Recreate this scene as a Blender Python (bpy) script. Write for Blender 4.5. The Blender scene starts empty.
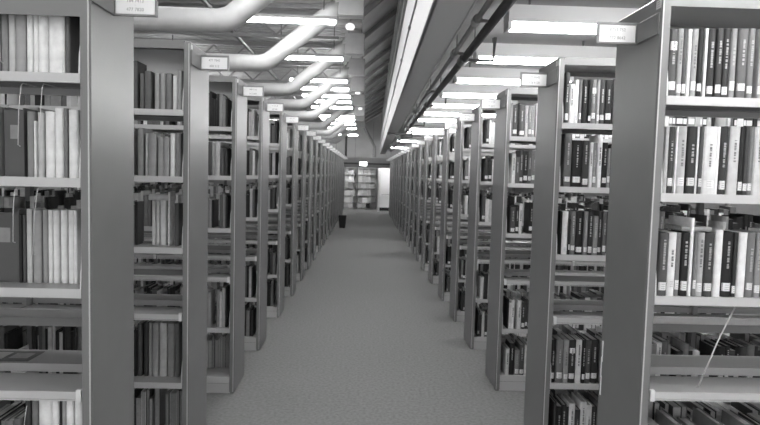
import bpy, math, random
from mathutils import Vector, Matrix
C = bpy.context.scene.collection
sc = bpy.context.scene

# ------------------------------------------------------------------ camera
CAM = Vector((0.0, 0.0, 1.6289))
PITCH, YAW, ROLL, FPX = -0.0651, 0.0270, 0.0267, 586.49
cd = bpy.data.cameras.new('camera'); cam = bpy.data.objects.new('camera', cd); C.objects.link(cam)
Fv = Vector((math.sin(YAW)*math.cos(PITCH), math.cos(YAW)*math.cos(PITCH), math.sin(PITCH)))
Rv = Vector((math.cos(YAW), -math.sin(YAW), 0)); Uv = Rv.cross(Fv)
R2 = Rv*math.cos(ROLL) + Uv*math.sin(ROLL); U2 = Uv*math.cos(ROLL) - Rv*math.sin(ROLL)
cam.matrix_world = Matrix(((R2.x, U2.x, -Fv.x, CAM.x), (R2.y, U2.y, -Fv.y, CAM.y), (R2.z, U2.z, -Fv.z, CAM.z), (0, 0, 0, 1)))
cd.sensor_width = 36; cd.lens = FPX/760*36; cd.clip_start = 0.05; cd.clip_end = 100
cd.dof.use_dof = True; cd.dof.focus_distance = 2.9; cd.dof.aperture_fstop = 5.0
sc.camera = cam

# ------------------------------------------------------------------ world, exposure
w = bpy.data.worlds.new('world'); sc.world = w; w.use_nodes = True
w.node_tree.nodes['Background'].inputs[0].default_value = (0.5, 0.5, 0.5, 1)
w.node_tree.nodes['Background'].inputs[1].default_value = 0.7
sc.view_settings.view_transform = 'Standard'; sc.view_settings.look = 'None'
sc.view_settings.exposure = 1.8; sc.view_settings.gamma = 1.0; sc.view_settings.use_curve_mapping = False
TUBE_R = 11.0      # emission of the strip lights on the right
TUBE_L = 12.0     # and on the left

# ------------------------------------------------------------------ materials
def mat(name, v, rough=0.5, metal=0.0, noise=0.0, nscale=20, bump=0.0, bscale=200, emit=0, spec=0.5, stretch=None):
    m = bpy.data.materials.new(name); m.use_nodes = True
    nt = m.node_tree; b = nt.nodes['Principled BSDF']
    b.inputs['Base Color'].default_value = (v, v, v, 1)
    b.inputs['Roughness'].default_value = rough; b.inputs['Metallic'].default_value = metal
    b.inputs['Specular IOR Level'].default_value = spec
    if noise or bump:
        tc = nt.nodes.new('ShaderNodeTexCoord'); src = tc.outputs['Object']
        if stretch:
            mp = nt.nodes.new('ShaderNodeMapping'); mp.inputs['Scale'].default_value = stretch
            nt.links.new(src, mp.inputs[0]); src = mp.outputs[0]
    if noise:
        n = nt.nodes.new('ShaderNodeTexNoise'); n.inputs['Scale'].default_value = nscale; n.inputs['Detail'].default_value = 4
        r = nt.nodes.new('ShaderNodeMapRange'); r.inputs['From Min'].default_value = .3; r.inputs['From Max'].default_value = .7
        r.inputs['To Min'].default_value = max(0, v*(1-noise)); r.inputs['To Max'].default_value = min(1, v*(1+noise))
        nt.links.new(src, n.inputs['Vector']); nt.links.new(n.outputs['Fac'], r.inputs['Value'])
        nt.links.new(r.outputs[0], b.inputs['Base Color'])
    if bump:
        n2 = nt.nodes.new('ShaderNodeTexNoise'); n2.inputs['Scale'].default_value = bscale; n2.inputs['Detail'].default_value = 3
        bp = nt.nodes.new('ShaderNodeBump'); bp.inputs['Strength'].default_value = bump; bp.inputs['Distance'].default_value = 0.004
        nt.links.new(src, n2.inputs['Vector']); nt.links.new(n2.outputs['Fac'], bp.inputs['Height']); nt.links.new(bp.outputs[0], b.inputs['Normal'])
    if emit:
        b.inputs['Emission Color'].default_value = (1, 1, 1, 1); b.inputs['Emission Strength'].default_value = emit
    return m

M_PANEL = mat('painted_steel_panel', .175, .37, noise=.04, nscale=6, bump=.05, bscale=90)
M_EDGE = mat('painted_steel_edge', .22, .4)
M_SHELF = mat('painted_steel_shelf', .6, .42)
M_DECK = mat('shelf_deck_enamel', .34, .3)
M_BACKP = mat('grey_back_panel', .8, .6)
M_POST = mat('slotted_post_steel', .25, .5)
M_BRK = mat('shelf_bracket_steel', .85, .4)
M_FRAME = mat('sign_frame_plastic', .27, .4)
M_CARD = mat('sign_card_paper', .97, .7)
M_INK = mat('printed_ink', .42, .8)
M_CARPET = mat('carpet', .24, .95, noise=.16, nscale=45, bump=.3, bscale=300, spec=.1)
M_WALL = mat('painted_wall', .42, .8, noise=.05, nscale=3)
M_WALLD = mat('upper_wall_paint', .35, .8, noise=.06, nscale=3)
M_WHITE = mat('white_painted_board', .82, .6)
M_SLOPE = mat('slope_panel_paint', .75, .7, noise=.08, nscale=3)
M_CEIL = mat('ceiling_paint', .36, .85, noise=.04, nscale=4)
M_METALDECK = mat('corrugated_steel_roof_deck', .36, .6, noise=.12, nscale=8)
M_SOFFIT = mat('soffit_paint', .8, .8)
M_BEAMEDGE = mat('soffit_edge_bead', .5, .5)
M_PIPE = mat('dark_pipe_paint', .06, .4)
M_PIPE2 = mat('grey_pipe_paint', .22, .4)
M_CONDUIT = mat('conduit', .12, .5)
M_DUCT = mat('insulated_duct_wrap', .45, .6, noise=.05, nscale=12, bump=.3, bscale=25)
M_BOX = mat('duct_box_sheet_metal', .36, .5, noise=.08, nscale=5)
M_HOUS = mat('light_housing_enamel', .7, .5)
M_TR = mat('fluorescent_tube_right', .9, .5, emit=TUBE_R)
M_TL = mat('fluorescent_tube_left', .9, .5, emit=TUBE_L)
M_SIGNLIT = mat('lit_sign_face', .9, .5, emit=2.2)
M_LAMP = mat('lamp_glass', .8, .4, emit=.3)
M_BIN = mat('black_plastic', .012, .5)
M_WIRE = mat('bright_steel_wire', .7, .3, metal=.3)
M_PAGE = mat('page_paper', .55, .9, noise=.12, nscale=150)
M_LABEL = mat('white_spine_label', .85, .7)
M_TITLE = mat('title_stamping', .42, .5)
M_TITLED = mat('dark_title_print', .2, .6)
M_BINDER = mat('file_box_board', .1, .6)
SH = [.012, .03, .05, .085, .13, .2, .28, .37, .48, .6, .74, .88]
M_BOOK = [mat('book_cloth_%s' % n, v, .55, noise=.12, nscale=30) for n, v in zip(
    ['black', 'soot', 'charcoal', 'slate', 'dark', 'dusk', 'mid', 'ash', 'silver', 'pale', 'cream', 'white'], SH)]
def shade_mat(s, g=1.3):       # s: display value 0..1
    lin = s**2.2*g
    return min(range(12), key=lambda k: abs(SH[k]**.45-lin**.45))

# ------------------------------------------------------------------ mesh helpers
class MB:
    def __init__(s): s.v = []; s.f = []; s.m = []; s.mats = []
    def mi(s, m):
        if m not in s.mats: s.mats.append(m)
        return s.mats.index(m)
    def poly(s, vs, fs, m):
        b = len(s.v); s.v += [tuple(p) for p in vs]; k = s.mi(m)
        for f in fs: s.f.append(tuple(b+i for i in f)); s.m.append(k)
    def box(s, x0, x1, y0, y1, z0, z1, m, faces=None):
        vs = [(x0,y0,z0),(x1,y0,z0),(x1,y1,z0),(x0,y1,z0),(x0,y0,z1),(x1,y0,z1),(x1,y1,z1),(x0,y1,z1)]
        s.poly(vs, [(0,3,2,1),(4,5,6,7),(0,1,5,4),(1,2,6,5),(2,3,7,6),(3,0,4,7)], m)
    def cbox(s, x0, x1, y0, y1, z0, z1, m, c=.004):     # box with chamfered vertical + horizontal edges
        vs = []; 
        for (zz, e) in ((z0, c), (z0+c, 0), (z1-c, 0), (z1, c)):
            vs += [(x0+c+e*.0, y0+e, zz), (x1-c, y0+e, zz), (x1-e, y0+c, zz), (x1-e, y1-c, zz), (x1-c, y1-e, zz), (x0+c, y1-e, zz), (x0+e, y1-c, zz), (x0+e, y0+c, zz)]
        fs = [tuple(range(7, -1, -1)), tuple(range(24, 32))]
        for L in range(3):
            for i in range(8):
                j = (i+1) % 8; fs.append((L*8+i, L*8+j, L*8+8+j, L*8+8+i))
        s.poly(vs, fs, m)
    def prism(s, prof, a0, a1, m, axis='x'):          # prof: list of (p,q) ; extruded along axis
        n = len(prof)
        def P(a, p, q): return (a, p, q) if axis == 'x' else ((p, a, q) if axis == 'y' else (p, q, a))
        vs = [P(a0, *p) for p in prof]+[P(a1, *p) for p in prof]
        fs = [(i, (i+1) % n, n+(i+1) % n, n+i) for i in range(n)]+[tuple(range(n-1, -1, -1)), tuple(range(n, 2*n))]
        s.poly(vs, fs, m)
    def tube(s, pts, r, m, n=10, caps=True):
        pts = [Vector(p) for p in pts]; N = len(pts); rs = r if isinstance(r, (list, tuple)) else [r]*N
        vs = []; up = None
        for i, p in enumerate(pts):
            t = (pts[min(i+1, N-1)]-pts[max(i-1, 0)]).normalized()
            if up is None:
                a = Vector((0, 0, 1)) if abs(t.z) < .9 else Vector((0, 1, 0)); up = (a-t*a.dot(t)).normalized()
            else: up = (up-t*up.dot(t)).normalized()
            sd = t.cross(up)
            for k in range(n):
                A = 2*math.pi*k/n; vs.append(p+(up*math.cos(A)+sd*math.sin(A))*rs[i])
        fs = [(i*n+k, i*n+(k+1) % n, (i+1)*n+(k+1) % n, (i+1)*n+k) for i in range(N-1) for k in range(n)]
        if caps: fs += [tuple(range(n-1, -1, -1)), tuple(range((N-1)*n, N*n))]
        s.poly(vs, fs, m)
    def mesh(s, name, smooth=False):
        me = bpy.data.meshes.new(name); me.from_pydata(s.v, [], s.f)
        for m in s.mats: me.materials.append(m)
        me.polygons.foreach_set('material_index', s.m)
        if smooth: me.polygons.foreach_set('use_smooth', [True]*len(s.f))
        me.update(); return me
    def build(s, name, parent=None, loc=(0, 0, 0), smooth=False):
        return link(name, s.mesh(name, smooth), parent, loc)
def link(name, me, parent=None, loc=(0, 0, 0), rot=None):
    o = bpy.data.objects.new(name, me); C.objects.link(o); o.location = loc
    if rot: o.rotation_euler = rot
    if parent: o.parent = parent
    return o
def tag(o, label, cat, group=None, kind=None):
    o['label'] = label; o['category'] = cat
    if group: o['group'] = group
    if kind: o['kind'] = kind
    return o
def struct(o, label=None):
    o['kind'] = 'structure'
    if label: o['label'] = label
    return o
ORD = ['first','second','third','fourth','fifth','sixth','seventh','eighth','ninth','tenth','eleventh','twelfth','thirteenth','fourteenth','fifteenth','sixteenth','seventeenth','eighteenth','nineteenth','twentieth','twenty-first','twenty-second','twenty-third','twenty-fourth','twenty-fifth','twenty-sixth','twenty-seventh','twenty-eighth','twenty-ninth','thirtieth','thirty-first','thirty-second','thirty-third','thirty-fourth','thirty-fifth','thirty-sixth','thirty-seventh','thirty-eighth','thirty-ninth','fortieth']

# ------------------------------------------------------------------ room
YB, YF, XW = -2.6, 27.4, 7.0
m = MB(); m.box(-XW, XW, YB, YF, -.1, 0, M_CARPET); struct(m.build('floor'), 'grey carpet of the library floor')
m = MB(); m.box(-XW-.1, -XW, YB, YF, 0, 4.4, M_WALL); struct(m.build('wall_left'))
m = MB(); m.box(XW, XW+.1, YB, YF, 0, 3.0, M_WALL); struct(m.build('wall_right'))
m = MB(); m.box(-XW, XW, YF, YF+.1, 0, 4.4, M_WALL); struct(m.build('wall_back'), 'pale wall at the far end of the aisle')
m = MB(); m.box(-XW, XW, YB-.1, YB, 0, .25, M_WALL); m.box(-XW, XW, YB-.1, YB, 2.7, 4.4, M_WALL)
for x in (-6, -3, 0, 3, 6): m.box(x-.08, x+.08, YB-.1, YB, .25, 2.7, M_WALL)
struct(m.build('wall_front'), 'wall behind the viewer with tall openings letting daylight in')
# low ceiling on the right and the edge beam of the floor above
BX0, BX1, BZ = .335, .53, 2.50
def beamx(x, y): return x-.05+.0137*y          # the beam runs very slightly askew to the aisle
def skew(me):
    for v in me.v: pass
    me.v = [(beamx(x, y), y, z) for (x, y, z) in me.v]; return me
m = MB(); m.prism([(beamx(BX1-.01, YB), YB), (XW, YB), (XW, YF), (beamx(BX1-.01, YF), YF)], 2.80, 2.95, M_CEIL, 'z'); struct(m.build('ceiling'), 'flat low ceiling over the right bookcases')
m = MB()
m.box(BX0, BX1, YB, 25.6, BZ, BZ+.02, M_SOFFIT)
m.box(BX0+.012, BX1, YB, 25.6, BZ+.02, 3.27, M_CEIL)
m.box(BX1, BX1+.012, YB, 25.6, BZ-.004, BZ+.03, M_BEAMEDGE)
struct(skew(m).build('trim_1'), 'grey underside of the long edge beam')
m = MB(); m.box(BX0-.004, BX0+.012, YB, 25.6, BZ+.0, 3.27, M_WHITE); m.box(BX0-.010, BX0+.0, YB, 25.6, BZ-.004, BZ+.03, M_WHITE)
struct(skew(m).build('trim_2'), 'white painted side of the long edge beam')
m = MB()
m.box(BX0+.03, BX0+.1, YB, YF, 3.27, 4.45, M_WALLD)
for z in (3.45, 3.75, 4.0): m.box(BX0-.0, BX0+.03, YB, YF, z, z+.06, M_BOX)
struct(skew(m).build('wall_upper'), 'dark upper wall with rails above the white beam')
# corrugated deck, flat then sloping up to the upper wall
def corr(x0, z0, x1, z1, pitch=.2, h=.045, sk=False, mt=None):
    mm = MB(); vs = []; fs = []; ny = int((YF-YB)/pitch); prof = []
    for i in range(ny):
        y = YB+i*pitch
        prof += [(y, 0), (y+pitch*.38, 0), (y+pitch*.5, h), (y+pitch*.88, h)]
    prof.append((YB+ny*pitch, 0))
    L = math.hypot(x1-x0, z1-z0); nx, nz = -(z1-z0)/L, (x1-x0)/L
    for (y, d) in prof: vs += [(x0+nx*d, y, z0+nz*d), ((beamx(x1, y) if sk else x1)+nx*d, y, z1+nz*d)]
    for i in range(len(prof)-1): fs.append((2*i, 2*i+1, 2*i+3, 2*i+2))
    mm.poly(vs, fs, mt or M_METALDECK); return mm
struct(corr(-XW, 3.88, -.10, 3.88).build('ceiling_deck'), 'dark corrugated roof deck over the left side')
struct(corr(-.10, 3.88, .38, 4.36, 1.4, .03, True, M_SLOPE).build('ceiling_slope'), 'panelled slope rising to the upper wall')
for k in range(20):                 # dark purlins lying against the slope
    y = -1.5+1.4*k; xe = beamx(.37, y); m = MB()
    m.poly([(-.10, y, 3.80), (-.10, y+.1, 3.80), (xe, y+.1, 4.27), (xe, y, 4.27), (-.10, y, 3.88), (-.10, y+.1, 3.88), (xe, y+.1, 4.35), (xe, y, 4.35)],
           [(0, 3, 2, 1), (4, 5, 6, 7), (0, 1, 5, 4), (1, 2, 6, 5), (2, 3, 7, 6), (3, 0, 4, 7)], M_METALDECK if k % 2 else M_PIPE2)
    struct(m.build('trim_%d' % (k+40)), 'dark purlin crossing the sloped ceiling')
m = MB(); m.box(-XW, .6, YB, YF, 4.45, 4.5, M_METALDECK); struct(m.build('ceiling_roof'))

# far bulkhead above the end of the aisle
m = MB()
m.box(-1.6, 1.9, 24.9, 25.25, 2.09, 2.31, M_CEIL)
m.box(-1.6, 1.9, 25.0, 25.25, 2.03, 2.09, M_PIPE)
m.box(-1.6, 1.9, 24.95, 25.25, 1.90, 2.03, M_POST)
struct(m.build('trim_3'), 'bulkhead crossing the far end of the aisle')

# ------------------------------------------------------------------ bookcases
W = .3715; T = 2.29; BAY = .90; NR = 20; SP = 1.11
XL, XR = -.9203, 1.0332
dYL = {3: -.07, 4: .04, 5: .08, 6: .07, 7: .02, 8: -.08}
dYR = {2: .05, 4: -.08, 5: -.12, 7: .08, 8: .06}
def rangepos(side, i):
    if side == 'L':
        Y = 1.998+SP*i+dYL.get(i, 0); return XL+.0034*max(0, Y-4.6), Y
    Y = 2.090+SP*i+dYR.get(i, 0); return XR-.0030*max(0, Y-8), Y
LEV = [1.935, 1.587, 1.21, .85, .48, .12]
REAR = [1.935, 1.587, 1.05, .48, .12]
PT = .033
# all local geometry: u from the aisle outwards along +x (mirrored for the left by s=-1), y from the front face
def panel_mesh(s):
    m = MB(); a, b = sorted((0, s*PT)); m.cbox(a, b, 0, W, .004, T, M_PANEL, .006)
    # narrow folded front flange, lighter, with a pale edge strip
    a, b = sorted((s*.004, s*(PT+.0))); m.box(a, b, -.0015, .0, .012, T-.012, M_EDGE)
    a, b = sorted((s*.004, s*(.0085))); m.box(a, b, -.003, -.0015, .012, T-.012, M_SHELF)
    return m.mesh('end_panel')
def shelf_mesh(s, empty=False):
    m = MB(); a, b = sorted((s*.002, s*(BAY-.004)))
    m.box(a, b, .003, .178, -.004, 0, M_DECK)
    m.box(a, b, 0, .004, -.030, .0015, M_SHELF)
    m.box(a, b, .004, .014, -.030, -.027, M_SHELF)
    m.box(a, b, .176, .180, -.020, .012, M_EDGE)
    return m.mesh('shelf')
def bracket_mesh():
    m = MB(); pr = [(.004, -.03), (.176, -.03), (.176, .15), (.06, .148), (.032, .138), (.016, .11), (.006, .06), (.002, .01)]
    m.prism(pr, -.002, .002, M_BRK); return m.mesh('shelf_bracket')
def ref_mesh(s):        # empty two-tier consulting shelf
    m = MB(); a, b = sorted((s*.004, s*(BAY-.006)))
    m.box(a, b, 0, .19, -.006, 0, M_DECK); m.box(a, b, -.002, .004, -.022, .004, M_SHELF); m.box(a, b, .004, .01, -.03, -.026, M_BRK)
    a2, b2 = sorted((s*.004, s*.02)); m.box(a2, b2, -.006, .008, -.03, .012, M_BRK)
    return m.mesh('consulting_shelf')
def ref2_mesh(s):
    m = MB(); a, b = sorted((s*.004, s*(BAY-.006)))
    m.box(a, b, .19, .365, .029, .035, M_DECK); m.box(a, b, .186, .19, .008, .039, M_DECK)
    return m.mesh('upper_shelf_tier')
def base_mesh(s, nb):
    m = MB(); a, b = sorted((s*PT, s*(PT+BAY*nb)))
    m.box(a, b, .004, W-.004, .075, .12, M_SHELF); m.box(a, b, .010, W-.010, 0, .072, M_SHELF)
    m.box(a, b, .006, .010, .072, .075, M_POST)
    return m.mesh('base')
def canopy_mesh(s, nb, fas=.04):
    m = MB(); a, b = sorted((s*PT, s*(PT+BAY*nb)))
    m.box(a, b, .002, W-.002, T-.012, T, M_EDGE); m.box(a, b, 0, .004, T-fas, T, M_EDGE); m.box(a, b, W-.004, W, T-.04, T, M_EDGE)
    return m.mesh('canopy')
def post_mesh():
    m = MB(); m.box(-.014, .014, W/2-.02, W/2-.004, .02, T-.01, M_POST); m.box(-.014, .014, W/2+.004, W/2+.02, .02, T-.01, M_POST)
    m.box(-.004, .004, W/2-.004, W/2+.004, .02, T-.01, M_PIPE); return m.mesh('post')
def back_mesh(s):
    m = MB(); a, b = sorted((s*.0, s*BAY)); m.box(a, b, W/2-.002, W/2+.002, 1.95, T-.012, M_BACKP); return m.mesh('back_panel')
def holder_mesh(s):     # plate against the end panel and flag frame standing out into the aisle (towards -s)
    m = MB()
    a, b = sorted((0, -s*.006)); m.cbox(a, b, .008, .172, 2.160, 2.238, M_PANEL, .0025)
    a, b = sorted((s*.002, -s*.158)); t = .007
    m.box(a, b, .172, .186, 2.160, 2.166, M_FRAME); m.box(a, b, .1765, .186, 2.236, 2.242, M_FRAME)
    for e in ((s*.002, -s*.008), (-s*.150, -s*.158)):
        a2, b2 = sorted(e); m.box(a2, b2, .1745, .186, 2.166, 2.236, M_FRAME)
    a, b = sorted((-s*.008, -s*.150)); m.box(a, b, .180, .184, 2.166, 2.236, M_POST)
    return m.mesh('sign_holder')
def card_mesh(s):
    m = MB(); a, b = sorted((-s*.0095, -s*.1485)); m.box(a, b, .176, .1795, 2.168, 2.231, M_CARD); return m.mesh('sign_card')
def sticker_mesh(s):
    m = MB(); a, b = sorted((0, -s*.0008)); m.box(a, b, .006, .040, 2.245, 2.275, M_LABEL)
    for k in range(3): m.box(min(a, b)-.0004, max(a, b)+.0004, .010, .034, 2.251+.008*k, 2.253+.008*k, M_INK)
    return m.mesh('corner_sticker')
MS = {}
for s in (-1, 1):
    MS[s] = dict(panel=panel_mesh(s), shelf=shelf_mesh(s), ref=ref_mesh(s), ref2=ref2_mesh(s), holder=holder_mesh(s), card=card_mesh(s), stick=sticker_mesh(s), back=back_mesh(s))
    for nb in (1, 2): MS[s]['base%d' % nb] = base_mesh(s, nb); MS[s]['can%d' % nb] = canopy_mesh(s, nb)
MS[-1]['can_deep'] = canopy_mesh(-1, 2, .168)
BRK = bracket_mesh(); POST = post_mesh()
def text_mesh(lines, size, cx):
    out = MB()
    for (t, z, sz) in lines:
        cu = bpy.data.curves.new('t', 'FONT'); cu.body = t; cu.size = sz; cu.align_x = 'CENTER'; cu.extrude = .0002
        o = bpy.data.objects.new('t', cu); C.objects.link(o)
        dg = bpy.context.evaluated_depsgraph_get(); me = o.evaluated_get(dg).to_mesh()
        vs = [(v.co.x+cx, .1757-v.co.z, v.co.y+z) for v in me.vertices]; fs = [tuple(p.vertices) for p in me.polygons]
        out.poly(vs, fs, M_INK); o.evaluated_get(dg).to_mesh_clear(); bpy.data.objects.remove(o)
    return out.mesh('lettering')
rc = random.Random(5)
CODES_L = [('184 7413', '477 7820'), ('477 7840', '480 212'), ('480 216', '512 604'), ('512 610', '547 881'), ('550 120', '572 904'), ('573 201', '591 433'), ('591 440', '610 772'), ('610 780', '621 386')]
CODES_R = [('8752 752', '772 8642'), ('772 8645', '778 9120'), ('778 9134', '780 4412'), ('780 4420', '791 4303'), ('791 4310', '808 8214'), ('808 8220', '810 9001'), ('810 9010', '813 5207'), ('813 5210', '820 9300')]
SN = {'L': 'left', 'R': 'right'}
def nth(i): return 'nearest' if i == 0 else ORD[i]
CASES = {}
def make_case(side, i):
    s = -1 if side == 'L' else 1; X, Y = rangepos(side, i); nb = 2 if i < 6 else 1
    r = bpy.data.objects.new('bookcase', None); C.objects.link(r); r.location = (X, Y, 0); r.empty_display_size = .1
    look = 'nearest' if i == 0 else ORD[i] + ' from the camera'
    tag(r, 'grey steel bookcase, %s on the %s of the aisle' % (look, SN[side]), 'bookcase', 'steel bookcases along both sides of the aisle')
    D = MS[s]
    link('end_panel', D['panel'], r)
    link('base', D['base%d' % nb], r)
    link('canopy', D['can_deep'] if (side == 'L' and i == 0) else D['can%d' % nb], r)
    h = link('sign_holder', D['holder'], r, (0, 0, .013 if side == 'L' else -.008)); link('sign_card', D['card'], h)
    if i < 8:
        a, b = (CODES_L if side == 'L' else CODES_R)[i]
        me = text_mesh([(a, 2.2085, .0165), ('-', 2.196, .012), (b, 2.178, .0165)], .016, -s*.079)
        link('lettering', me, h)
        link('corner_sticker', D['stick'], r)
    for b in range(nb+1): link('post', POST, r, (s*(PT+BAY*b+(.016 if b == 0 else 0)), 0, 0))
    for b in range(nb):
        u0 = PT+BAY*b
        if side == 'L' and b == 0 and i < 3: link('back_panel', D['back'], r, (s*u0, 0, 0))
        for k, z in enumerate(LEV):
            if k == 5: continue
            if k == 3:
                link('consulting_shelf', D['ref'], r, (s*u0, 0, z)); link('upper_shelf_tier', D['ref2'], r, (s*u0, 0, z)); continue
            sh = link('shelf', D['shelf'], r, (s*u0, 0, z))
            if i < 5: link('shelf_bracket', BRK, sh, (s*.005, -.001, 0))
        for z in REAR[:-1]:
            sh = link('shelf', D['shelf'], r, (s*u0, W, z)); sh.scale = (1, -1, 1)
    if i < 5: 
        for k in (3, ): pass
    CASES[side, i] = r
for side in 'LR':
    for i in range(NR): make_case(side, i)

# ------------------------------------------------------------------ books
TAB = {}
TAB[('R', 0, 0)]=[(15, 31, 241, 0.3, 2), (46, 19, 243, 0.6, 1), (65, 16, 243, 0.3, 1), (82, 15, 243, 0.75, 0), (98, 22, 244, 0.6, 1), (120, 18, 245, 0.12, 1), (141, 13, 246, 0.78, 0), (155, 27, 246, 0.2, 1), (185, 24, 247, 0.22, 1), (211, 24, 248, 0.2, 1), (237, 22, 248, 0.5, 1), (265, 35, 249, 0.35, 1), (302, 24, 251, 0.45, 1), (340, 18, 252, 0.6, 1)]
TAB[('R', 0, 1)]=[(19, 16, 241, 0.65, 0), (35, 22, 242, 0.22, 1), (57, 8, 242, 0.85, 0), (65, 32, 242, 0.65, 1), (100, 35, 244, 0.2, 1), (135, 10, 244, 0.9, 0), (145, 14, 245, 0.3, 1), (161, 49, 246, 0.8, 1), (210, 13, 246, 0.92, 0), (225, 28, 248, 0.2, 1), (256, 38, 249, 0.7, 0), (295, 18, 249, 0.05, 1), (313, 18, 250, 0.25, 1), (332, 17, 250, 0.4, 1), (350, 36, 250, 0.72, 0)]
TAB[('R', 0, 2)]=[(18, 35, 232, 0.3, 1), (53, 30, 234, 0.85, 1), (83, 18, 234, 0.4, 1), (103, 29, 235, 0.12, 1), (132, 14, 289, 0.95, 0), (148, 13, 236, 0.45, 1), (162, 26, 236, 0.65, 1), (189, 35, 236, 0.25, 1), (228, 29, 248, 0.9, 0), (259, 39, 239, 0.05, 1), (299, 16, 239, 0.2, 1), (316, 31, 240, 0.9, 0), (349, 29, 240, 0.45, 1), (379, 25, 242, 0.5, 1)]
TAB[('R', 1, 0)]=[(19, 23, 275, 0.25, 1), (45, 28, 214, 0.85, 1), (73, 22, 238, 0.95, 1), (97, 14, 238, 0.4, 1), (113, 32, 240, 0.1, 0), (147, 17, 240, 0.12, 1), (166, 27, 241, 0.4, 2), (194, 16, 241, 0.55, 1), (212, 29, 243, 0.25, 1), (243, 38, 243, 0.1, 1)]
TAB[('R', 1, 1)]=[(29, 40, 305, 0.35, 1), (75, 53, 257, 0.12, 1), (131, 38, 257, 0.22, 1), (172, 19, 247, 0.8, 0), (192, 21, 248, 0.5, 1), (215, 24, 294, 0.88, 0), (242, 29, 249, 0.12, 1), (273, 17, 218, 0.5, 1)]
TAB[('R', 1, 2)]=[(24, 12, 239, 0.1, 0), (37, 33, 240, 0.92, 1), (72, 11, 198, 0.2, 1), (87, 26, 240, 0.45, 1), (115, 41, 242, 0.05, 1), (159, 22, 242, 0.5, 1), (183, 26, 243, 0.2, 1), (211, 27, 218, 0.5, 1), (239, 21, 244, 0.2, 1), (263, 22, 244, 0.35, 1)]
TAB[('R', 1, 4)]=[(11, 22, 244, 0.12, 1), (37, 41, 245, 0.4, 1), (79, 28, 246, 0.55, 1), (108, 39, 246, 0.2, 2), (149, 33, 247, 0.75, 0), (184, 19, 248, 0.1, 1), (204, 30, 248, 0.3, 1), (237, 41, 248, 0.15, 1)]
TAB[('R', 2, 0)]=[(11, 12, 248, 0.5, 0), (25, 36, 236, 0.3, 1), (62, 9, 249, 0.1, 0), (73, 44, 238, 0.28, 1), (119, 20, 232, 0.7, 0), (141, 26, 233, 0.5, 1), (168, 20, 234, 0.55, 1)]
TAB[('L', 0, 0)]=[(55, 18, 227, 0.3, 0), (75, 53, 226, 0.8, 0), (128, 29, 224, 0.72, 0), (158, 19, 224, 0.7, 0), (178, 20, 222, 0.75, 0), (201, 34, 222, 0.5, 0), (236, 25, 220, 0.6, 0), (262, 22, 220, 0.4, 0), (285, 34, 219, 0.35, 0)]
TAB[('L', 0, 1)]=[(30, 32, 233, 0.82, 0), (65, 14, 237, 0.35, 0), (80, 28, 236, 0.78, 0), (108, 30, 224, 0.76, 0), (146, 22, 221, 0.6, 0), (170, 7, 191, 0.7, 0), (178, 23, 222, 0.4, 0), (212, 66, 234, 0.22, -1), (296, 24, 218, 0.5, 0)]
TAB[('L', 0, 2)]=[(62, 13, 262, 0.8, 0), (77, 20, 262, 0.8, 0), (102, 22, 261, 0.75, 0), (127, 20, 260, 0.75, 0), (151, 16, 260, 0.7, 0), (170, 17, 260, 0.5, 0), (190, 30, 259, 0.5, 0), (222, 19, 263, 0.6, 0), (242, 11, 241, 0.25, 0), (254, 13, 241, 0.03, 0), (268, 106, 259, 0.25, -1)]
TAB[('L', 0, 4)]=[(9, 29, 358, 0.88, 0), (41, 24, 358, 0.75, 0), (66, 14, 357, 0.5, 0), (81, 9, 357, 0.05, 0), (91, 23, 357, 0.85, 0), (115, 46, 357, 0.72, 0), (164, 22, 355, 0.35, 0), (187, 18, 355, 0.2, 0)]
TAB[('L', 1, 0)]=[(23, 22, 211, 0.5, 0), (47, 24, 182, 0.65, 0), (75, 29, 192, 0.35, 0), (107, 28, 192, 0.5, 0), (139, 28, 190, 0.45, 0), (183, 33, 201, 0.28, 0), (219, 24, 188, 0.3, 0)]
TAB[('L', 1, 1)]=[(26, 27, 229, 0.4, 0), (56, 26, 228, 0.72, 0), (87, 29, 206, 0.45, 0), (117, 30, 206, 0.5, 0), (156, 43, 225, 0.45, 0), (201, 13, 224, 0.62, 0)]
TAB[('L', 1, 2)]=[(53, 26, 231, 0.3, 0), (102, 12, 296, 0.72, 0), (126, 30, 244, 0.66, 0), (159, 18, 244, 0.62, 0), (181, 20, 243, 0.6, 0)]
TAB[('L', 1, 4)]=[(48, 24, 303, 0.35, 0), (75, 38, 302, 0.45, 0), (118, 41, 302, 0.6, 0), (163, 33, 300, 0.5, 0), (199, 19, 300, 0.45, 0), (221, 22, 300, 0.2, 0)]

def fill_row(side, i, lev, u0, u1, rng, rear):
    out = []; u = u0; tone = rng.random()
    while True:
        if side == 'L' and not rear:
            wd = rng.uniform(.016, .034); hh = rng.choice([.2, .22, .235, .25, .24])+rng.uniform(-.004, .004)
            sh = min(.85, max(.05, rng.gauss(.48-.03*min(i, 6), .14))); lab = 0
            if rng.random() < .28: sh = rng.uniform(.03, .16); wd *= .6  # thin dark books stand in for shaded gaps between the books
            if lev >= 4: hh += .04
        else:
            wd = rng.uniform(.012, .042); hh = rng.uniform(.19, .255)
            sh = rng.choice([.06, .1, .15, .2, .22, .28, .35, .4, .5, .62, .75, .88]); lab = 1 if rng.random() < .75 else 0
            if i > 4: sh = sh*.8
        if u+wd > u1: break
        if rng.random() < .045: u += rng.uniform(.015, .05); continue
        out.append((u, wd, hh, sh, lab, 0.0)); u += wd+.0008
    return out
CAND = []      # (side, i, lev, rear, order, u, w, h, depth, rec, shade, label, tilt, z)
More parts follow.
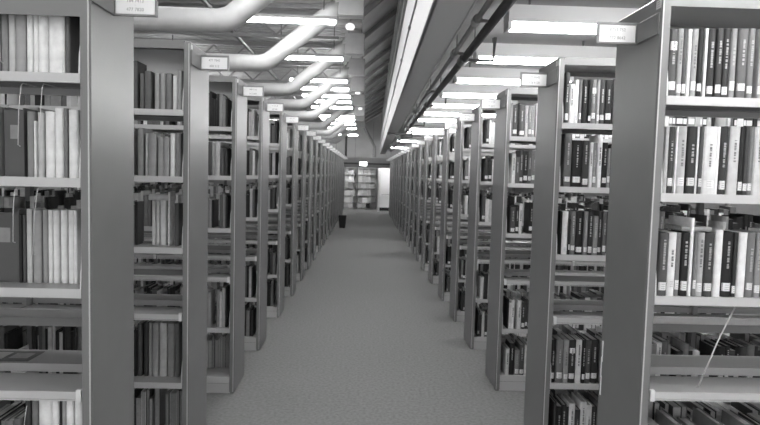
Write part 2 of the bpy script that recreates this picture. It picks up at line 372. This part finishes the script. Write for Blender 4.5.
for side in 'LR':
    for i in range(NR):
        nb = 2 if i < 6 else 1
        for b in range(nb):
            for rear in (0, 1):
                levs = REAR if rear else LEV
                for k, z in enumerate(levs):
                    if not rear and k == 3: continue
                    if rear and k == 2: continue
                    if not rear and k == 5 and side == 'L' and i in (0, 1, 2): continue
                    rng = random.Random('%s%d%d%d%d' % (side, i, b, rear, k))
                    rec = (.02 if side == 'R' else .04) if not rear else .02
                    lst = []
                    u0 = b*BAY+(.03 if b == 0 else .03); u1 = (b+1)*BAY-.03
                    key = (side, i, k)
                    if not rear and b == 0 and key in TAB:
                        if key == ('L', 0, 2) or key == ('L', 1, 2) or key == ('L', 1, 4): rec = .10
                        if key == ('L', 0, 4): rec = .02
                        for (uu, ww, hh, sh, lab) in TAB[key]:
                            hm = .30 if k == 4 else .292
                            if k == 4 and (uu, side) and side == 'L' and i == 0: hm = .335
                            if k == 0: hm = .335
                            lst.append((uu/1000, ww/1000-.001, min(hh/1000, hm), sh, lab, 0.0))
                        last = max(q[0]+q[1] for q in lst)
                        lst += fill_row(side, i, k, last+.012, u1, rng, rear)
                    else:
                        lst = fill_row(side, i, k, u0+rng.uniform(0, .02), u1, rng, rear)
                    for n, (u, wd, hh, sh, lab, tl) in enumerate(lst):
                        dp = rng.uniform(.13, .165)
                        if rec > .05: dp = min(dp, .178-rec+.09)*.6
                        if not rear and i < 3 and k in (1, 4) and side == 'R' and rng.random() < .1 and n: tl = rng.uniform(.01, .03)
                        CAND.append((side, i, k, rear, n+ (0 if b == 0 else 30), u, wd, hh, dp, rec+rng.uniform(-.004, .006), sh, lab, tl, z))
TOP = set([0,1,2,3,4,5,6,7,30,31,32,33,34,35,36,37,38,58,59,60,61,62,63,64,65,66,67,68,90,91,92,94,95,96,97,98,99,100,101,484,485,486,487,488,489,490,491,509,514,515,516,517,518,519,520,521,545,546,547,548,549,550,565,568,572,574,575,576,577,578,579,580,581,592,593,595,597,598,599,602,685,687,688,689,690,691,692,693,694,774,809,810,890,946,947,948,952,980,981,982,983,984,1014,1015,1016,1017,1018,1036,1037,1047,1048,1049,1050,1051,1166,1167,1168,1169,1170,1171,1271,1436,1466,1467,1499,1530,1562,1564,1970,2004,2037,2069,2102,6987,6988,6989,6990,6991,6992,6993,6994,6995,6996,6997,6998,6999,7000,7018,7019,7020,7021,7022,7023,7024,7025,7026,7027,7028,7029,7030,7031,7032,7048,7049,7050,7051,7052,7053,7054,7055,7056,7057,7058,7059,7060,7061,7079,7082,7083,7086,7089,7189,7192,7193,7196,7198,7200,7203,7490,7491,7492,7493,7494,7495,7496,7497,7498,7499,7500,7522,7523,7524,7525,7526,7527,7528,7529,7549,7550,7551,7552,7553,7554,7555,7556,7557,7558,7568,7577,7578,7579,7580,7581,7582,7583,7584,7585,7586,7596,7597,7599,7600,7603,7604,7605,7607,7608,7609,7610,7611,7612,7687,7706,7791,7792,7795,7796,7797,7821,7822,7823,7825,7826,7827,7938,7948,7997,7999,8000,8001,8002,8024,8025,8026,8027,8028,8029,8050,8051,8052,8053,8063,8076,8078,8079,8080,8081,8097,8105,8106,8107,8108,8320,8500,8502,8528,8529,8555,8556,8583,8584,8611,8613,9009,9034,9062,9089,9118,9559,9589])
def tone_word(s):
    for t, wd in ((.1, 'black'), (.21, 'charcoal'), (.33, 'dark grey'), (.47, 'mid grey'), (.62, 'light grey'), (.8, 'pale grey')):
        if s < t: return wd
    return 'white'
SHELFN = {0: 'top shelf', 1: 'second shelf', 2: 'third shelf', 3: 'consulting shelf', 4: 'lower shelf', 5: 'bottom shelf'}
REARN = {0: 'top back row', 1: 'second back row', 2: 'third back row', 3: 'fourth back row', 4: 'bottom back row'}
def book_parts(wd, hh, dp, sh, lab, rng, detail, g):
    """book standing at origin: spine on -y side, x in 0..wd"""
    t = min(.0028, wd*.2); q = .0045; bow = min(.005, wd*.18)
    mb = MB(); mm = M_BOOK[shade_mat(sh, g)]
    x0, x1 = 0, wd
    outer = [(x0, dp), (x0, .003), (x0+wd*.12, -bow*.35), (x0+wd*.32, -bow*.85), (x0+wd*.5, -bow), (x0+wd*.68, -bow*.85), (x0+wd*.88, -bow*.35), (x1, .003), (x1, dp)]
    inner = [(x1-t, dp), (x1-t, .004), (x0+t, .004), (x0+t, dp)]
    mb.prism(outer+inner, 0, hh, mm, 'z')
    cover = mb.mesh('book')
    pg = MB(); pg.box(x0+t, x1-t, .0042, dp-q, q*.6, hh-q, M_PAGE); page = pg.mesh('page_block')
    lb = None
    if lab > 0:
        lb = []; zs = [rng.uniform(.012, .03)]; lh = rng.uniform(.026, .036)
        if lab == 2: zs.append(hh-.075)
        for zz in zs:
            l = MB(); e = wd*.08
            pr = [(x0+e, .0), (x0+wd*.32, -bow*.85-.0007), (x0+wd*.68, -bow*.85-.0007), (x1-e, .0), (x1-e, .002), (x0+e, .002)]
            pr = [(a, b-.0007) for a, b in pr]
            l.prism(pr, zz, zz+lh, M_LABEL, 'z')
            for j in range(3): l.box(x0+wd*.3, x0+wd*.68, -bow-.0020, -bow-.0012, zz+.006+j*.008, zz+.0078+j*.008, M_INK)
            lb.append(l.mesh('spine_label'))
    tt = None
    if detail and wd > .017 and sh < .9:
        l = MB(); tm = M_TITLED if sh > .5 else M_TITLE; zz = hh*rng.uniform(.4, .5); end = hh*rng.uniform(.72, .9); hw = min(.004, wd*.16)
        while zz < end:
            g = rng.uniform(.003, .010); cx = wd*.5; l.box(cx-hw, cx+hw*rng.uniform(.6, 1), -bow-.0009, -bow+.001, zz, min(zz+g, end), tm); zz += g+rng.choice([.0015, .0015, .006])
        if l.v: tt = l.mesh('title_lettering')
    return cover, page, lb, tt
st = MB(); FACEOWN = []
SM = [st.mi(x) for x in M_BOOK]; PG = st.mi(M_PAGE); LB = st.mi(M_LABEL)
for ci, (side, i, k, rear, n, u, wd, hh, dp, rec, sh, lab, tl, z) in enumerate(CAND):
    s = -1 if side == 'L' else 1; X, Y = rangepos(side, i)
    xa = X+s*(PT+u) if s > 0 else X-(PT+u+wd)
    if ci in TOP:
        rng = random.Random(ci)
        ys = Y+rec if not rear else Y+W-rec
        if lab == -1:
            o = bpy.data.objects.new('file_box', None); C.objects.link(o); o.location = (xa, ys, z+.0005)
            m = MB(); m.box(0, wd, 0, dp, 0, .003, M_BINDER); m.box(0, .003, 0, dp, .003, hh, M_BINDER); m.box(wd-.003, wd, 0, dp, .003, hh, M_BINDER); m.box(.003, wd-.003, 0, .003, .003, hh*.96, M_BINDER); m.box(.003, wd-.003, dp-.003, dp, .003, hh, M_BINDER)
            m.build('box_body', o)
            m = MB(); m.box(.008, wd-.008, .008, dp-.01, .004, hh*.9, M_PAGE); m.build('papers', o)
            m = MB(); m.box(wd*.3, wd*.7, -.0008, .0002, hh*.55, hh*.75, M_BOOK[6]); m.build('front_label', o)
            tag(o, 'dark grey file box between pale journals, %s, nearest left bookcase' % SHELFN[k], 'box'); continue
        cover, page, lb, tt = book_parts(wd, hh, dp, sh, lab, rng, i < 3 and not rear and side == 'R', 1.9 if side == 'L' else 1.3)
        o = link('book', cover, None, (xa, ys, z+.0005)); 
        if rear: o.rotation_euler = (0, 0, math.pi); o.location.x = xa+wd
        elif tl: o.rotation_euler = (0, -s*0, 0)
        link('page_block', page, o)
        for l_ in (lb or []): q = link('spine_label', l_, o); q['label'] = 'white spine label'
        if tt: link('title_lettering', tt, o)
        tw = 'thin ' if wd < .0165 else ('thick ' if wd > .036 else '')
        lw = ' with spine label' if lab > 0 and not rear else ''
        where = REARN[k] if rear else SHELFN[k]
        tag(o, '%s%s book%s, %s from aisle, %s, %s %s case' % (tw, tone_word(sh), lw, ORD[min(n, 39)], where, nth(i), SN[side]), 'book', 'books on the %s bookcases' % SN[side])
    else:
        y0, y1 = (Y+rec, Y+rec+dp) if not rear else (Y+W-rec-dp, Y+W-rec)
        x1 = xa+wd; b = len(st.v); z0 = z+.0005; z1 = z0+hh; cm = SM[shade_mat(max(.02, sh), 1.9 if side == 'L' else 1.3)]
        bw = .003 if not rear else -.003; xm = (xa+x1)/2
        st.v += [(xa,y0,z0),(x1,y0,z0),(x1,y1,z0),(xa,y1,z0),(xa,y0,z1),(x1,y0,z1),(x1,y1,z1),(xa,y1,z1)]
        fr, bk = (cm, PG) if not rear else (PG, cm)
        for f, mi in (((0,3,2,1), cm), ((4,5,6,7), PG), ((0,1,5,4), fr), ((1,2,6,5), cm), ((2,3,7,6), bk), ((3,0,4,7), cm)):
            st.f.append(tuple(b+q for q in f)); st.m.append(mi); FACEOWN.append(ci)
        if rear and wd > .01:         # board edges either side of the fore-edge
            pass
        if lab > 0 and not rear:
            b = len(st.v); e = wd*.1; za = z0+.015; zb = za+.03
            st.v += [(xa+e,y0-.0008,za),(x1-e,y0-.0008,za),(x1-e,y0-.0008,zb),(xa+e,y0-.0008,zb)]
            st.f.append((b,b+1,b+2,b+3)); st.m.append(LB); FACEOWN.append(ci)
o = st.build('books'); tag(o, 'remaining books filling the farther and hidden parts of the bookcases', 'book', 'books on the farther shelves', 'stuff')
BOOKSTUFF = o

# ------------------------------------------------------------------ strip lights
def light_meshes(tm, L=1.22, hw=.075, td=.045, r=.0155, tubes=(-1, 1), hz=.14, hm=None):
    h = MB(); h.prism([(-hw, .03), (hw, .03), (hw*.85, hz), (-hw*.85, hz)], 0, L, hm or M_HOUS, 'x')
    for x in (0, L-.025): h.box(x, x+.025, -hw*.9, hw*.9, -.012, .03, M_HOUS)
    t = []
    for y in [td*e for e in tubes]:
        q = MB(); q.tube([(.025, y, .008), (L-.025, y, .008)], r, tm, 10); t.append(q.mesh('fluorescent_tube', True))
    return h.mesh('housing'), t
LMR, LML = light_meshes(M_TR), light_meshes(M_TL, 1.07, .02, 0, .028, (0,), .07, M_BOX)
def strip(x, y, z, ms, label, group, ceil):
    r = bpy.data.objects.new('strip_light', None); C.objects.link(r); r.location = (x, y, z); tag(r, label, 'ceiling light', group)
    link('housing', ms[0], r)
    for t in ms[1]: link('fluorescent_tube', t, r)
    for xx in (.15, .92):
        m = MB(); m.box(xx-.006, xx+.006, -.006, .006, .14, ceil-z, M_CONDUIT); m.build('hanger', r)
for k in range(-3, 19):
    Y = 3.90+SP*k
    if k in (7, 10, 11, 13, 14, 15, 17, 18): continue
    if k < 0: lab = 'strip light under the low right ceiling, %s one nearer than the second right bookcase' % ORD[-k-1]
    else: lab = 'strip light under the low right ceiling over the gap behind the %s right bookcase' % ORD[min(k+1, 38)]
    strip(.90, Y, 2.605, LMR, lab, 'strip lights under the low ceiling', 2.80)
    strip(2.9, Y, 2.605, LMR, lab.replace('strip light', 'outer strip light'), 'strip lights under the low ceiling', 2.80)
LY = [-1.9, -.4, 1.1, 2.4, 3.7, 4.8, 5.86, 6.92, 9.02, 11.1, 12.1, 13.2, 14.2, 15.4, 17.7, 18.7, 20.2, 22.2, 25.9]  # near rows out of view and the farthest row added for more light
for k, Y in enumerate(LY):
    strip(-1.42, Y-.3, 3.285, LML, 'bright strip light above the aisle between duct boxes, %s row from the camera' % ORD[k], 'strip lights over the left side', 3.88)
    if k not in (5, 6, 7):
        strip(-4.05, Y+.6, 3.40, LML, 'strip light hanging far over the left bookcases, beside the %s row' % ORD[k], 'strip lights over the left side', 3.88)
strip(-2.72, 5.6, 3.42, LML, 'strip light over the left bookcases just above the first white duct', 'strip lights over the left side', 3.88)

# ------------------------------------------------------------------ insulated ducts, duct boxes, joists
TY = [5.16, 7.10, 9.30, 11.3, 13.4, 16.3, 18.95, 20.95, 23.8]
R_ = .10
for k, Y in enumerate(TY):
    z0 = 2.905
    pts = [(-6.6+.3*j, Y, z0) for j in range(17)]
    pts = [p for p in pts if p[0] < -1.36]
    bx = -1.18
    for a in range(0, 46, 9):      # bend
        A = math.radians(a); pts.append((bx-.12+.25*math.sin(A), Y, z0+.25*(1-math.cos(A))))
    x_, z_ = pts[-1][0], pts[-1][2]; 
    for j in range(1, 6): pts.append((x_+(-.34-x_)*j/5, Y, z_+(3.62-z_)*j/5))
    m = MB(); rr = [R_*(1+.012*math.sin(q*2.1)) for q in range(len(pts))]
    m.tube(pts, rr, M_DUCT, 20)
    o = m.build('insulated_duct', smooth=True); tag(o, 'white wrapped round duct bending up towards the ceiling, %s from the camera' % ORD[k], 'duct', 'white wrapped ducts over the left bookcases')
    r = bpy.data.objects.new('duct_box', None); C.objects.link(r); r.location = (-.21, Y, 3.48)
    tag(r, 'grey sheet metal duct box at the upper end of the %s white duct' % ORD[k], 'duct box', 'duct boxes in a row over the aisle')
    m = MB(); m.cbox(-.15, .15, -.10, .10, 0, .31, M_BOX, .006)
    for y in (-.02, ): m.box(-.153, .153, y, y+.02, -.003, .313, M_POST)
    m.build('box_body', r)
    m = MB(); m.tube([(-.19, 0, .16), (-.15, 0, .16)], .10, M_BOX, 16); m.build('collar', r)
    for x in (-.1, .1):
        m = MB(); m.box(x-.005, x+.005, .05, .06, .31, .40, M_CONDUIT); m.build('hanger', r)
for k, (x, Y) in enumerate([(-.25, 8.0), (-.23, 14.4), (-.2, 17.9)]):
    r = bpy.data.objects.new('dome_lamp', None); C.objects.link(r); r.location = (x, Y, 3.555)
    tag(r, 'small bright dome lamp beside the %s duct box' % ORD[[0, 3, 5][k]], 'lamp', 'dome lamps over the aisle')
    m = MB(); pts = []
    m.tube([(0, 0, .0), (0, 0, .02), (0, 0, .05), (0, 0, .075)], [.05, .062, .06, .03], M_LAMP if k else M_LAMP, 16); m.build('globe', r, smooth=True)
    m = MB(); m.tube([(0, 0, .07), (0, 0, .09), (0, 0, .32)], [.05, .012, .012], M_BOX, 12); m.build('stem', r)
jy = [4.2, 6.3, 8.4, 10.5, 12.6, 14.8, 17.1, 19.6, 22.1, 24.6]
for k, Y in enumerate(jy):
    m = MB(); m.box(-XW, -.12, Y-.04, Y+.04, 3.81, 3.875, M_POST); m.box(-XW, -.42, Y-.03, Y+.03, 3.50, 3.54, M_POST)
    x = -6.9; up = 0
    while x < -.7:
        m.tube([(x, Y, 3.54 if not up else 3.81), (x+.28, Y, 3.81 if not up else 3.54)], .014, M_POST, 6); x += .28; up = 1-up
    o = m.build('trim_%d' % (k+10)); struct(o, 'open web steel joist under the roof deck')
m = MB(); m.tube([(-1.93, YB, 3.60), (-1.93, 25, 3.60)], .035, M_PIPE, 10)
for y in (5, 8.2, 11.4): m.tube([(-1.93, y-.06, 3.6), (-1.93, y+.06, 3.6)], .048, M_PIPE, 10)
tag(m.build('sprinkler_pipe'), 'dark pipe running lengthways under the roof deck behind the white ducts', 'pipe')

# ------------------------------------------------------------------ pipes along the beam
r = bpy.data.objects.new('ceiling_pipe', None); C.objects.link(r); r.location = (.775-.05, 0, 2.60); r.rotation_euler = (0, 0, -.0137)
tag(r, 'thick dark pipe running along the low ceiling beside the beam', 'pipe')
m = MB(); m.tube([(0, YB+.01, 0), (0, 24.5, 0)], .030, M_PIPE, 14); m.build('pipe_run', r, smooth=True)
for y in (4.95, 8.2, 11.6, 15.2, 18.6):
    m = MB(); m.tube([(0, y-.09, 0), (0, y+.09, 0)], .042, M_PIPE, 14); m.build('coupling', r)
    m = MB(); m.tube([(0.02, y, 0), (.25, y, 0), (.262, y, .19)], .015, M_PIPE, 10); m.build('branch_pipe', r)
for y in (4.4, 6.6, 8.8, 11.0, 13.2, 15.4):
    m = MB(); m.box(-.005, .005, y-.005, y+.005, .03, .199, M_CONDUIT); m.build('hanger', r)
r = bpy.data.objects.new('ceiling_conduit', None); C.objects.link(r); r.location = (.675-.05, 0, 2.61); r.rotation_euler = (0, 0, -.0137)
tag(r, 'thinner grey pipe with couplings running beside the thick dark pipe', 'pipe')
m = MB(); m.tube([(0, YB+.01, 0), (0, 24.5, 0)], .017, M_PIPE2, 12); m.build('pipe_run', r, smooth=True)
for y in (3.75, 4.75, 6.9, 9.2, 12):
    m = MB(); m.tube([(0, y-.05, 0), (0, y+.05, 0)], .030, M_PIPE2, 12); m.tube([(.0, y, 0), (.07, y, 0)], .012, M_PIPE2, 8); m.build('coupling', r)
for y in (4.63, 6.75, 8.9, 11.1):
    m = MB(); m.box(-.004, .004, y-.004, y+.004, .017, .189, M_PIPE); m.build('hanger', r)
m = MB(); m.cbox(.32, .86, 12.25, 12.36, 2.455, 2.495, M_PIPE, .004); m.box(.8, .84, 12.29, 12.32, 2.495, 2.57, M_PIPE)
tag(skew(m).build('pipe_support'), 'black cross bar fixed under the beam below the pipes', 'support')
m = MB(); pts = [(.322, YB+.01+q*.5, 2.86+.01*math.sin(q*1.3)) for q in range(56)]
m.tube(pts, .007, M_CONDUIT, 8)
for y in (3.9, 5.0, 6.4, 8.3): m.tube([(.322, y-.03, 2.86), (.322, y+.03, 2.86)], .013, M_CONDUIT, 8)
tag(skew(m).build('wall_conduit'), 'thin dark cable running along the white side of the beam', 'cable')

# ------------------------------------------------------------------ far end
SY = 27.0
r = bpy.data.objects.new('shelving_unit', None); C.objects.link(r); r.location = (-1.0, SY, 0)
tag(r, 'wide pale shelving unit against the far wall at the end of the aisle', 'shelving')
m = MB(); m.box(0, 1.53, .34, .37, 0, 1.90, M_HOUS); m.build('back_panel', r)
for x in (0, .62, 1.50):
    m = MB(); m.box(x, x+.04, 0, .34, 0, 1.90, M_PANEL); m.build('upright', r)
SZ = [.06, .30, .62, .96, 1.24, 1.58, 1.88]
for z in SZ:
    m = MB(); m.box(.04, 1.50, .01, .34, z-.02, z, M_EDGE); m.build('shelf', r)
rr = random.Random(9)
names = ['lowest', 'second', 'third', 'fourth', 'fifth', 'top']
for a, z in enumerate(SZ[:-1]):
    for (x0, x1, part) in ((.05, .61, 'left'), (.67, 1.49, 'right')):
        x = x0+rr.uniform(.0, .05); n = 0
        while x < x1-.14:
            wd = rr.uniform(.12, .26); 
            if x+wd > x1: break
            hh = (SZ[a+1]-z)*rr.uniform(.74, .86)
            dark = (a == 0 and part == 'right' and x+wd > 1.2) or (a == 1 and part == 'right' and n == 0) or (a == 3 and part == 'left' and n == 1)
            mt = M_BIN if dark and a == 0 else (M_POST if dark else M_BOOK[rr.choice([8, 9, 9, 10])])
            o = bpy.data.objects.new('storage_box', None); C.objects.link(o); o.location = (-1.0+x, SY+.04, z)
            m = MB(); m.box(0, wd, 0, .25, 0, hh-.035, mt); m.build('box_body', o)
            m = MB(); m.box(-.003, wd+.003, -.003, .253, hh-.035, hh, mt); m.build('lid', o)
            tag(o, '%s storage box, %s from the left on the %s far shelf, %s bay' % ('dark' if dark else 'pale', ORD[n], names[a], part), 'box', 'storage boxes on the far shelving')
            x += wd+rr.uniform(.01, .05); n += 1
m = MB(); m.box(.575, .66, 25.75, 25.85, 0, 1.90, M_WHITE); struct(m.build('trim_4'), 'white post beside the far door')
m = MB(); m.box(.68, 1.6, 26.3, 26.36, .14, 2.0, M_WHITE); m.box(.68, 1.6, 26.29, 26.37, 0, .14, M_BIN)
o = struct(m.build('door_1'), 'white door with dark kick plate at the far end')
m = MB(); m.tube([(.76, 26.24, .72), (1.2, 26.24, .74)], .012, M_BOX, 8); m.tube([(.78, 26.29, .72), (.78, 26.24, .72)], .012, M_BOX, 8); m.tube([(1.18, 26.29, .74), (1.18, 26.24, .74)], .012, M_BOX, 8); m.build('door_handle', o)
r = bpy.data.objects.new('lit_sign', None); C.objects.link(r); r.location = (-.09, 24.84, 1.97); tag(r, 'small glowing rectangular sign under the far bulkhead', 'sign')
m = MB(); m.cbox(-.17, .17, 0, .05, -.015, .185, M_FRAME, .004); m.build('housing', r)
m = MB(); m.box(-.15, .15, -.006, .0, 0, .165, M_SIGNLIT); m.build('sign_face', r)
m = MB(); m.tube([(-.82, 24.5, 2.29), (-.82, 24.5, 3.85)], .045, M_PIPE, 10); tag(m.build('standpipe'), 'black vertical pipe rising above the far left bookcases', 'pipe')
m = MB(); m.tube([(-.15, 26.9, 3.86), (.42, 26.9, 2.85), (.42, 26.9, 2.4)], .06, M_POST, 8); tag(m.build('diagonal_brace'), 'dark diagonal brace on the upper far wall', 'brace')
for yy in (25.6, ):  # hidden lamps added only to brighten the far wall
  for x in (-2.2, -.6, .95): strip(x, yy, 2.13, LMR, 'added strip light hidden behind the far bulkhead, %s' % {-2.2: 'on its left', -.6: 'at its middle', .95: 'on its right'}[x], 'added strip lights hidden behind the far bulkhead', 2.80 if x > .9 else 3.88)
# waste bin
r = bpy.data.objects.new('waste_bin', None); C.objects.link(r); r.location = (-.645, 17.5, 0); tag(r, 'small black waste bin on the carpet beside the far left bookcases', 'bin')
def frus(m, z0, z1, a0, a1, b0, b1, mt):
    vs = []
    for z, a, b in ((z0, a0, b0), (z1, a1, b1)): vs += [(-a, -b, z), (a, -b, z), (a, b, z), (-a, b, z)]
    m.poly(vs, [(0, 3, 2, 1), (0, 1, 5, 4), (1, 2, 6, 5), (2, 3, 7, 6), (3, 0, 4, 7)], mt)
m = MB(); frus(m, 0, .36, .085, .115, .075, .10, M_BIN); frus(m, .01, .36, .08, .110, .07, .095, M_BIN); m.build('bin_body', r)
m = MB(); m.box(-.122, .122, -.107, -.095, .345, .37, M_BIN); m.box(-.122, .122, .095, .107, .345, .37, M_BIN); m.box(-.122, -.11, -.095, .095, .345, .37, M_BIN); m.box(.11, .122, -.095, .095, .345, .37, M_BIN); m.build('rim', r)

# ------------------------------------------------------------------ wire book supports and small things on the near shelves
def wire(pts, label, rad=.0012):
    m = MB(); m.tube(pts, rad, M_WIRE, 6); o = m.build('wire_book_support', smooth=True)
    tag(o, label, 'book support', 'wire book supports hooked under the near shelves')
YL0, YR0 = rangepos('L', 0)[1], rangepos('R', 0)[1]
def hookwire(x, y, z, dx, ln, label, rad=.0014):
    wire([(x, y+.12, z-.032), (x, y+.01, z-.034), (x, y, z-.045), (x+dx*.5, y-.004, z-ln*.5), (x+dx, y, z-ln), (x+dx, y+.012, z-ln-.004)], label, rad)
hookwire(-1.155, YL0+.012, 1.935, -.012, .24, 'long bright wire book support under the top shelf, nearest left bookcase')
hookwire(-1.085, YL0+.012, 1.935, -.012, .30, 'second wire book support under the top shelf, nearest left bookcase')
hookwire(-1.180, YL0+.012, 1.587, -.008, .22, 'wire book support left of centre under the second shelf, nearest left bookcase')
hookwire(-1.105, YL0+.012, 1.587, -.018, .26, 'slanted wire book support under the second shelf, beside the pale journals')
hookwire(-1.150, YL0+.012, .48+.36, -.012, .2, 'wire book support hanging under the consulting shelf, nearest left bookcase')
hookwire(-1.232, YL0+.012, 2.27, .012, .3, 'wire book support at the left edge of the top shelf, nearest left bookcase')
hookwire(1.052, YR0+.012, 1.21, -.004, .25, 'straight wire book support beside the end panel of the nearest right bookcase')
hookwire(1.40, YR0+.05, 1.21, -.12, .35, 'long slanting wire book support above the consulting shelf, nearest right bookcase', .0026)
hookwire(-1.37, rangepos('L', 1)[1]+.012, 1.935+.33, .004, .25, 'wire book support at the left of the top shelf, second left bookcase')
hookwire(-1.36, rangepos('L', 1)[1]+.012, 1.587, .02, .25, 'wire book support hanging under the second shelf, second left bookcase')
m = MB(); 
for j, (a, b, c) in enumerate([(0, .0, .09), (.004, .07, .16), (.001, .15, .235)]): m.box(-.0012, .0012, a*1.5, a*1.5+.007, .945-c, .945-b, M_CARD)
o = m.build('paper_strip', None, (XR-.0014, YR0+W-.03, 0)); tag(o, 'torn white paper strip stuck on the end panel of the nearest right bookcase', 'paper')
m = MB(); m.box(0, .2, 0, .12, 0, .002, M_BOOK[4]); m.box(.02, .09, .02, .1, .002, .0024, M_BOOK[8]); m.box(.11, .18, .03, .09, .002, .0024, M_BOOK[7])
o = m.build('leaflet', None, (-1.46, YL0+.215, .8862)); tag(o, 'dark printed leaflet lying on the consulting shelf of the nearest left bookcase', 'leaflet')
# journals lying flat on the standing books
def flat(x, y, z, wx, dy, h, sh, label, rz=0):
    mb = MB(); t = .002; mt = M_BOOK[shade_mat(sh)]
    mb.prism([(0, 0), (dy, 0), (dy, t), (.003, t), (.003, h-t), (dy, h-t), (dy, h), (0, h), (-.002, h/2)], 0, wx, mt, 'x')
    o = mb.build('book', None, (x, y, z)); o.rotation_euler = (0, 0, rz)
    pm = MB(); pm.box(.004, wx-.004, .0035, dy-.003, t, h-t, M_PAGE); pm.build('page_block', o)
    tag(o, label, 'book', 'books lying flat on other books')
Y1 = rangepos('L', 1)[1]
flat(-1.175, Y1+.115, 1.4555, .12, .1, .03, .72, 'pale journal lying flat on the third shelf books of the second left bookcase')
flat(1.17, YR0+.03, 1.4485+.002, .11, .13, .016, .5, 'grey book lying flat on the third shelf books of the nearest right bookcase')
